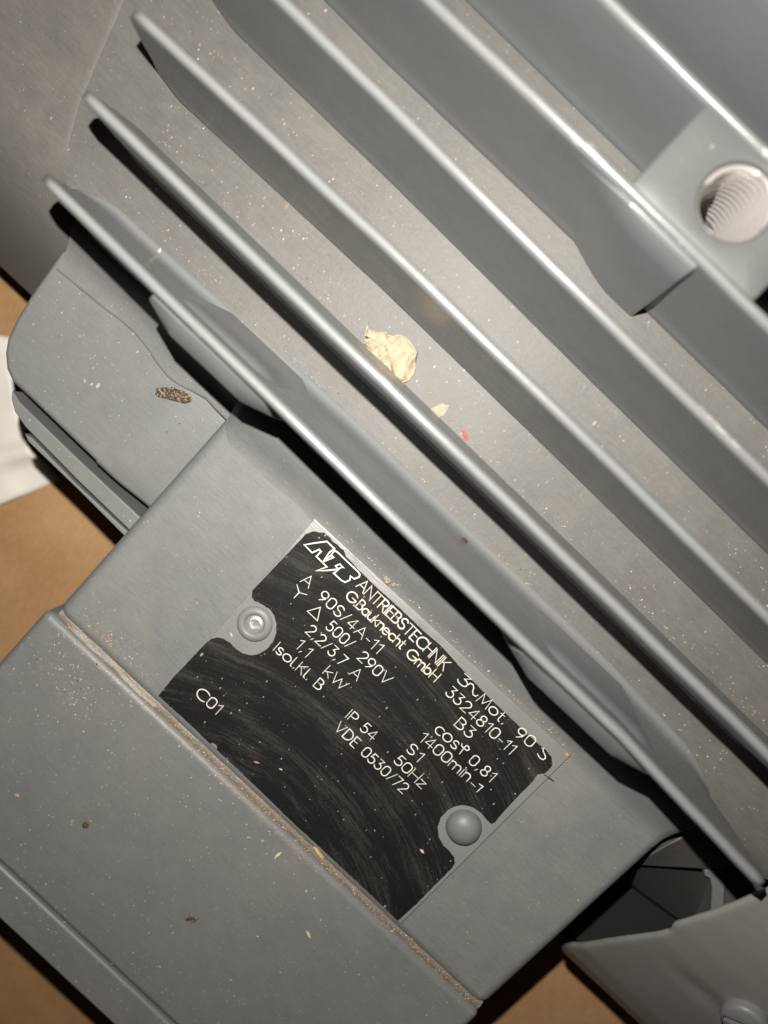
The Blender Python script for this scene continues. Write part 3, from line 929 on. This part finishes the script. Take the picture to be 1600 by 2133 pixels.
cp = [(10.0, -57), (11.6, -44), (13.4, -32), (15.6, -23), (18.4, -16.2), (22, -10.8), (27, -5.4), (33, -0.2), (40, 6.0), (46, 11.2), (52, 15.6), (58, 19.4), (64, 22.7), (71, 26.0), (80, 29.4), (92, 33), (110, 37)]
def rim_x(y):
    e = 117.2 - 0.6 * smoothstep((y - 20) / 15)
    e -= 1.5 * smoothstep((y - 47.6) / 1.6)
    e += 0.16 * wob(y, 0, 0, 0.5)
    if y < 22:
        e += 0.09 * (22 - y) ** 2
    if y < 18:
        e += 0.0
    return e
cp = [(y - 2.6 * smoothstep((75 - y) / 50.0), z) for y, z in cp]
fine_cp = []
for (a, b), (c, d) in zip(cp, cp[1:]):
    k = max(1, int(math.hypot(c - a, d - b) / 1.2))
    for j in range(k):
        fine_cp.append((a + (c - a) * j / k, b + (d - b) * j / k))
fine_cp.append(cp[-1])
vs, fs = [], []
st = [0, 0.35, 0.9, 2, 5, 9, 14, 20, 26, 32, 38, 46, 60, 90]
dz = [-0.55, -0.18, -0.03, 0, 0, 0, 0, 0, 0, 0, 0, 0, 0, 0]
# outer skin, then inner skin offset by the sheet thickness
nn = len(fine_cp)
for side in (0, 1):
    for s, d in zip(st, dz):
        for j, (y, z) in enumerate(fine_cp):
            y0, z0 = fine_cp[max(0, j - 1)]
            y1, z1 = fine_cp[min(nn - 1, j + 1)]
            ll = math.hypot(y1 - y0, z1 - z0)
            ny, nz = -(z1 - z0) / ll, (y1 - y0) / ll
            x = rim_x(y) + s
            dent = -0.9 * math.exp(-((x - 134.5) / 4.5) ** 2 - ((y - 40.5) / 2.0) ** 2)
            off = (d + dent + 0.15 * wob(x, y, z, 0.08)) if side == 0 else (-1.5 - d * 0.6 + dent)
            vs.append((x, y + ny * off, z + nz * off))
m = len(st)
for side in (0, 1):
    for i in range(m - 1):
        for j in range(nn - 1):
            a = side * m * nn + i * nn + j
            fs.append((a, a + 1, a + nn + 1, a + nn))
for j in range(nn - 1):
    fs.append((j, j + 1, m * nn + j + 1, m * nn + j))
cover = build("fan_cover", vs, fs, M_COVER, motor, angle=60)
PARENT_LOC[cover.name] = (0, 0, 0)

# slotted cheese-head screw in the cover
nrm = Vector((-0.16, -0.52, 0.84)).normalized()
sc = Vector((142.0, 45.4, 11.6))
rotm = nrm.to_track_quat('Z', 'Y').to_matrix() @ Matrix.Rotation(math.radians(62), 3, 'Z')
prof_s = [(4.9, -2.0), (4.9, 2.4), (4.6, 3.0), (4.0, 3.35)]
vs, fs = [], []
seg = 40
for r_, z_ in prof_s:
    for k in range(seg):
        a = 2 * math.pi * k / seg
        vs.append((r_ * math.cos(a), r_ * math.sin(a), z_))
for i in range(len(prof_s) - 1):
    for k in range(seg):
        fs.append((i * seg + k, i * seg + (k + 1) % seg, (i + 1) * seg + (k + 1) % seg, (i + 1) * seg + k))
# top face in two halves with a slot between them
hw, sd = 0.75, 1.7
b0 = (len(prof_s) - 1) * seg
def half(sign):
    ids = [b0 + k for k in range(seg) if sign * vs[b0 + k][1] > hw]
    ids.sort(key=lambda i: -sign * vs[i][0])
    xw = math.sqrt(4.0 ** 2 - hw ** 2)
    p = len(vs)
    vs.append((xw, sign * hw, 3.35)); vs.append((-xw, sign * hw, 3.35))
    vs.append((xw, sign * hw, 3.35 - sd)); vs.append((-xw, sign * hw, 3.35 - sd))
    ids_f = sorted(ids, key=lambda i: vs[i][0])
    fs.append(tuple([p + 1] + ids_f + [p]))
    fs.append((p, p + 1, p + 3, p + 2))
    return p
pa, pb = half(1), half(-1)
fs.append((pa + 2, pa + 3, pb + 3, pb + 2))
vs = [tuple(sc + rotm @ Vector(v)) for v in vs]
build("slotted_screw", vs, fs, M_LID, cover, angle=40, smooth=True)

# ------------------------------------------------------------------ white paper on the cardboard
vs, fs = [], []
nu, nv = 26, 26
c00, c10, c11, c01 = [Vector(p[:2]) for p in ((-155.53, -6.88, -55), (-108.39, 23.44, -55), (-70.30, -0.22, -55), (-98.35, -60.26, -55))]
for i in range(nu + 1):
    for j in range(nv + 1):
        s, t = i / nu, j / nv
        p = (c00 * (1 - s) + c10 * s) * (1 - t) + (c01 * (1 - s) + c11 * s) * t
        # the right edge bows in, the lower corner is folded up
        p = p + Vector((0.0, -1.0)) * (5.0 * math.sin(math.pi * t) * s)
        z = FLOOR_Z + 3.0 + 3.5 * wob(p.x, p.y, 0, 0.035, 2.0) + 1.5 * wob(p.x, p.y, 0, 0.09) + 4.0 * math.exp(-((t - 0.72) / 0.07) ** 2)
        z = max(z, FLOOR_Z + 0.6)
        vs.append((p.x, p.y, z))
for i in range(nu):
    for j in range(nv):
        a = i * (nv + 1) + j
        fs.append((a, a + 1, a + nv + 2, a + nv + 1))
pp = build("paper_sheet", vs, fs, M_PAPER, smooth=True, angle=60)
sd_ = pp.modifiers.new("thick", 'SOLIDIFY')
sd_.thickness = 0.25 * MM
tag(pp, "crumpled white paper lying on the cardboard beside the motor", "paper")

# ------------------------------------------------------------------ debris lying on the motor
def lump(name, outline, z, h, mat, seed, label, cat, rough=0.35, rings=6):
    """low irregular crumb over a plan outline"""
    cx_ = sum(p[0] for p in outline) / len(outline)
    cy_ = sum(p[1] for p in outline) / len(outline)
    pts = []
    for (a, b), (c, d) in zip(outline, outline[1:] + outline[:1]):
        for k in range(3):
            t = k / 3
            pts.append((a + (c - a) * t, b + (d - b) * t))
    n = len(pts)
    size = max(math.hypot(x - cx_, y - cy_) for x, y in pts)
    fr = 1.6 / max(size, 0.05)
    vs = [(x, y, z - 0.05) for x, y in pts]
    fs = []
    for r_ in range(rings):
        q = 1 - (r_ / rings) ** 1.3
        hh = h * math.sqrt(max(0.0, 1 - q * q)) if r_ else h * 0.30
        for x, y in pts:
            xx, yy = cx_ + (x - cx_) * q, cy_ + (y - cy_) * q
            j = rough * h * (wob(xx, yy, seed, fr) + 0.7 * wob(xx, yy, seed + 9, fr * 2.7))
            vs.append((xx + 0.05 * size * wob(xx, yy, seed + 3, fr * 2), yy + 0.05 * size * wob(xx, yy, seed + 6, fr * 2), z + max(0.03, hh + j)))
    for i in range(rings):
        for k in range(n):
            fs.append((i * n + k, i * n + (k + 1) % n, (i + 1) * n + (k + 1) % n, (i + 1) * n + k))
    vs.append((cx_, cy_, z + h * (1 + 0.3 * wob(cx_, cy_, seed, fr))))
    for k in range(n):
        fs.append((rings * n + k, rings * n + (k + 1) % n, len(vs) - 1))
    o = build(name, vs, fs, mat, smooth=False)
    return tag(o, label, cat)

lump("foam_flake", [(-20.25, 97.56), (-19.19, 96.88), (-18.49, 97.65), (-17.30, 98.19), (-16.44, 99.38), (-15.65, 99.14), (-14.44, 99.97), (-13.51, 101.09), (-11.76, 101.32), (-9.81, 101.04), (-8.37, 100.86), (-7.56, 99.54), (-6.53, 98.14), (-5.79, 96.75), (-5.86, 95.02), (-6.51, 93.59), (-7.83, 93.49), (-9.57, 93.83), (-11.31, 94.17), (-12.35, 93.77), (-12.68, 92.91), (-14.28, 93.11), (-15.73, 93.44), (-16.86, 94.06), (-18.17, 94.24), (-18.50, 94.90), (-17.94, 95.83), (-18.96, 95.71)], 6.0, 1.7, M_FOAM, 3.0,
     "ragged pale yellow crust between the second and third fin", "crust", 0.95, 12)
lump("foam_smear", [(1.57, 92.98), (2.22, 94.70), (2.79, 96.35), (4.35, 97.10), (4.68, 95.86), (5.00, 94.76), (4.00, 93.26), (2.94, 92.57)], 5.62, 0.18, M_FOAM2, 5.0,
     "thin greenish smear near the pale yellow crust", "smear", 0.5, 4)
lump("bark_chip", [(-47.55, 53.18), (-48.11, 54.17), (-47.71, 55.28), (-46.49, 55.96), (-45.71, 56.97), (-44.18, 57.48), (-42.88, 58.24), (-41.62, 58.36), (-40.53, 58.16), (-40.35, 57.44), (-41.06, 56.18), (-42.36, 55.58), (-43.68, 54.66), (-45.14, 53.91), (-46.61, 53.15)], -2.0, 1.1, M_BARK, 8.0,
     "dark brown bark chip on the grey housing left of the plate", "bark chip", 0.5, 6)
lump("paint_chip", [(9.71, 95.34), (10.38, 95.53), (11.32, 95.29), (12.25, 94.75), (12.16, 94.10), (11.22, 94.35)], 5.7, 0.35, M_RED, 2.0,
     "small red paint chip beside the second fin", "paint chip", 0.3, 3)
lump("brown_crumb", [(25.68, 77.87), (25.98, 78.73), (26.72, 78.85), (27.37, 78.61), (27.35, 77.74), (26.33, 77.48)], 8.4, 0.9, M_BROWN, 4.0,
     "dark brown crumb between the first two fins", "crumb", 0.5, 3)
lump("brown_crumb", [(8.12, -37.40), (8.48, -36.51), (9.40, -36.45), (9.96, -37.29), (9.43, -38.18), (8.60, -38.15)], 0.35, 0.5, M_BROWN, 6.0,
     "round dark crumb on the lid near the left edge", "crumb", 0.5, 3)
lump("yellow_crumb", [(19.90, 58.55), (20.07, 59.33), (21.16, 59.46), (21.92, 58.96), (21.75, 58.02), (20.89, 57.97)], 0.5, 1.0, M_FOAM, 7.0,
     "larger yellow crumb at the top edge of the name plate", "crumb", 0.4, 4)
lump("yellow_crumb", [(22.23, 58.79), (22.47, 59.33), (23.17, 59.23), (23.24, 58.68), (22.69, 58.46)], 0.5, 0.6, M_FOAM, 7.7,
     "smaller yellow crumb at the top edge of the name plate", "crumb", 0.4, 3)
lump("tan_chip", [(52.37, -1.07), (53.35, -0.76), (54.82, -0.99), (56.29, -1.22), (56.45, -1.91), (55.07, -1.95), (53.60, -1.72)], -0.2, 0.8, M_TAN, 9.0,
     "tan wood chip in the lid joint below the name plate", "wood chip", 0.3, 3)

# a dead insect on the lid: body and bent legs
ins = thing("dead_insect", (43.76, -36.51, 0.4), "tiny dead insect lying on the grey lid", "insect")
c = (43.66, -36.14, 0.9)
vs, fs = [], []
for i in range(7):
    t = i / 6
    r_ = 0.52 * math.sin(math.pi * (0.12 + 0.78 * t)) * (0.7 if 0.3 < t < 0.45 else 1.0)
    for k in range(10):
        a = 2 * math.pi * k / 10
        vs.append((c[0] - 0.9 + 1.9 * t * 0.75 + r_ * 0.2 * math.cos(a), c[1] - 0.7 + 1.5 * t + r_ * math.cos(a), c[2] - 0.1 + r_ * 0.7 * math.sin(a)))
for i in range(6):
    for k in range(10):
        fs.append((i * 10 + k, i * 10 + (k + 1) % 10, (i + 1) * 10 + (k + 1) % 10, (i + 1) * 10 + k))
fs += [tuple(range(10)), tuple(range(60, 70))]
build("body", vs, fs, M_BROWN, ins)
for k, (ax, ay) in enumerate(((-1.3, 0.7), (-1.1, -0.2), (-1.2, -1.4), (1.2, 0.1), (1.3, 1.3), (1.0, -0.9))):
    p0 = Vector((c[0] + 0.1 * ax, c[1] + 0.25 * ay, c[2]))
    p1 = Vector((c[0] + 0.6 * ax, c[1] + 0.6 * ay, c[2] + 0.3))
    p2 = Vector((c[0] + ax, c[1] + ay, 0.42))
    vs, fs = [], []
    for p, r_ in ((p0, .1), (p1, .08), (p2, .05)):
        for q in range(4):
            a = q * math.pi / 2
            vs.append((p.x + r_ * math.cos(a), p.y + r_ * math.sin(a), p.z + r_ * 0.5 * math.sin(a * 1.0 + 0.7)))
    for i in range(2):
        for q in range(4):
            fs.append((i * 4 + q, i * 4 + (q + 1) % 4, (i + 1) * 4 + (q + 1) % 4, (i + 1) * 4 + q))
    build("leg", vs, fs, M_BROWN, ins)

# splinters big enough to pick out
def splinter(a, b, z, w, mat, label):
    A, B = Vector(a[:2]), Vector(b[:2])
    d = (B - A).normalized()
    nn_ = Vector((-d.y, d.x)) * w / 2
    m_ = (A + B) / 2 + nn_ * 0.6
    plan = [tuple(A), tuple(m_ - nn_ * 1.6), tuple(B), tuple(m_ + nn_ * 1.2)]
    vs, fs = prism(plan, z - 0.02, z + 0.28, [tuple(Vector(p) * 0.8 + m_ * 0.2) for p in plan])
    o = build("wood_splinter", vs, fs, mat, smooth=False)
    return tag(o, label, "splinter", "wood splinters lying on the motor")
splinter((47.74, -9.49, 0.4), (47.99, -7.31, 0.4), 0.35, 0.55, M_STRAW, "pale splinter on the lid just below the middle of the joint")
splinter((65.46, -17.98, 0.4), (67.86, -18.69, 0.4), 0.35, 0.5, M_STRAW, "straw coloured splinter on the lid, lowest of the larger ones")
splinter((47.34, -8.51, 0.4), (47.91, -10.02, 0.4), 0.35, 0.35, M_PALE, "short pale splinter crossing a longer one on the lid")
splinter((-8.99, -44.22, 0.4), (-7.55, -43.82, 0.4), 0.35, 0.4, M_TAN, "tan splinter at the left end of the lid")
splinter((70.39, 17.10, 0.9), (71.92, 17.13, 0.9), 0.85, 0.5, M_STRAW, "pale splinter on the black plate beside the dome rivet")
splinter((27.78, 4.83, 0.9), (29.16, 5.55, 0.9), 0.85, 0.25, M_TAN, "thin tan splinter on the lower black part of the plate")
splinter((2.80, 24.25, 0.9), (4.13, 23.79, 0.9), 0.78, 0.3, M_STRAW, "yellowish splinter beside the hollow rivet")
splinter((33.30, 7.88, 0.4), (34.20, 8.27, 0.4), 0.85, 0.2, M_PALE, "thin pale fibre on the black plate below the lettering")
splinter((-65.14, 79.42, 5.8), (-64.65, 77.55, 5.8), 5.7, 0.6, M_STRAW, "curled straw fibre beside the first fin, near its left end")
splinter((64.62, 113.76, 5.8), (67.25, 112.83, 5.8), 5.6, 0.5, M_ORANGE, "orange splinter between the third and fourth fin")
splinter((86.89, 77.09, 6.6), (89.43, 76.56, 6.6), 6.4, 0.3, M_ORANGE, "orange splinter at the root of the first fin by the right lug")
splinter((77.59, 50.76, 0.9), (80.95, 51.36, 0.9), 0.85, 0.22, M_BROWN, "dark fibre across the right edge of the name plate")
splinter((77.80, 57.65, 0.4), (79.12, 58.00, 0.4), 0.8, 0.6, M_ORANGE, "orange splinter at the right corner of the name plate")

# fine sawdust nobody could count
def surf(x, y):
    if -29 < x < 126 and -61 < y < LV - 0.5:
        return 0.36
    if -29 < x < 126 and -71.5 < y < -62.2:
        return 0.26
    if -27.5 < x < 106 and -0.2 < y < 58.6:
        inside = 0.3 < x < 79.6 and 0 < y < 57.8
        return PZ + 0.07 if inside else 0.01
    if -27.5 < x < 106 and 58.6 <= y < 61:
        return 0.32 + (y - 58.6) * 0.5
    if -80 < x < -36 and 35 < y < 57:
        return -1.99
    if -88 < x < 112 and 80 < y < 178:
        return FZ + 0.1 + base_rise(y)
    return None
vs, fs, fm = [], [], []
def flake(x, y, z, s, el, m):
    a = rnd.uniform(0, math.pi) if rnd.random() < 0.6 else math.radians(rnd.gauss(-52, 14) + 45)
    ca, sa = math.cos(a), math.sin(a)
    b = len(vs)
    for ux, uy in ((-el, 0), (0, -0.5), (el, 0.1), (0.1, 0.5)):
        ux *= s * rnd.uniform(0.6, 1.2)
        uy *= s * rnd.uniform(0.6, 1.2)
        vs.append((x + ux * ca - uy * sa, y + ux * sa + uy * ca, z + 0.01))
    vs.append((x, y, z + s * rnd.uniform(0.35, 0.8)))
    for k in range(4):
        fs.append((b + k, b + (k + 1) % 4, b + 4))
        fm.append(m)
def scatter(n, fx, smin, smax, weights):
    for _ in range(n):
        x, y = fx()
        z = surf(x, y)
        if z is None:
            continue
        s = smin * 0.8 + (smax - smin) * rnd.random() ** 4
        flake(x, y, z, s, rnd.uniform(0.5, 1.3), rnd.choices((0, 1, 2, 3), weights)[0])
U = rnd.uniform
scatter(800, lambda: (U(-32, 128), U(-72, -3)), 0.05, 0.32, (4, 6, 1.2, 0.8))
scatter(480, lambda: (U(-28, 107), U(-2, 60)), 0.05, 0.28, (3, 7, 1, 0.5))
scatter(300, lambda: (U(-82, -30), U(32, 60)), 0.05, 0.28, (3, 6, 1, 0.4))
scatter(420, lambda: (U(-88, 112), U(78, 140)), 0.05, 0.34, (4, 6, 1, 0.5))
# drifts along the joint, the plate's top edge and the lid's upper left corner
scatter(900, lambda: (U(-28, 60), LV - 0.5 - abs(rnd.gauss(0, 0.9))), 0.08, 0.36, (6, 3, 3, 0.6))
scatter(420, lambda: (rnd.gauss(-18, 7), rnd.gauss(-12, 4.0)), 0.08, 0.40, (5, 4, 3, 0.3))
scatter(260, lambda: (rnd.gauss(-15, 7), 0.6 + abs(rnd.gauss(0, 2.4))), 0.08, 0.40, (5, 3, 4, 0.3))
scatter(360, lambda: (U(0, 80), 58.75 + abs(rnd.gauss(0, 0.7))), 0.08, 0.42, (5, 4, 2, 0.3))
scatter(220, lambda: (rnd.gauss(18, 9), rnd.gauss(-63, 4)), 0.06, 0.30, (4, 5, 1, 0.3))
# grit caught at the roots of the fins
for yc, sl in ((80.6, -0.012), (94.6, -0.014), (111.4, -0.01)):
    scatter(320, lambda: (lambda x: (x, yc + sl * x + abs(rnd.gauss(0, 0.9))))(U(-80, 108)), 0.07, 0.40, (5, 5, 2, 0.6))
# the dusty joint itself
for _ in range(1500):
    x = U(-28, 106)
    flake(x, -2.55 + rnd.gauss(0, 0.55), -0.25 + U(-0.15, 0.1), 0.07 + 0.28 * rnd.random() ** 2, U(0.5, 1.2), rnd.choices((0, 1, 2, 3), (6, 3, 3, 0.5))[0])
dust_o = build("sawdust", vs, fs, None, smooth=False, mats=[M_TAN, M_PALE, M_ORANGE, M_BROWN], fmat=fm)
dust_o['kind'] = 'stuff'
dust_o['label'] = "fine sawdust and grit scattered over the motor"
dust_o['category'] = "sawdust"
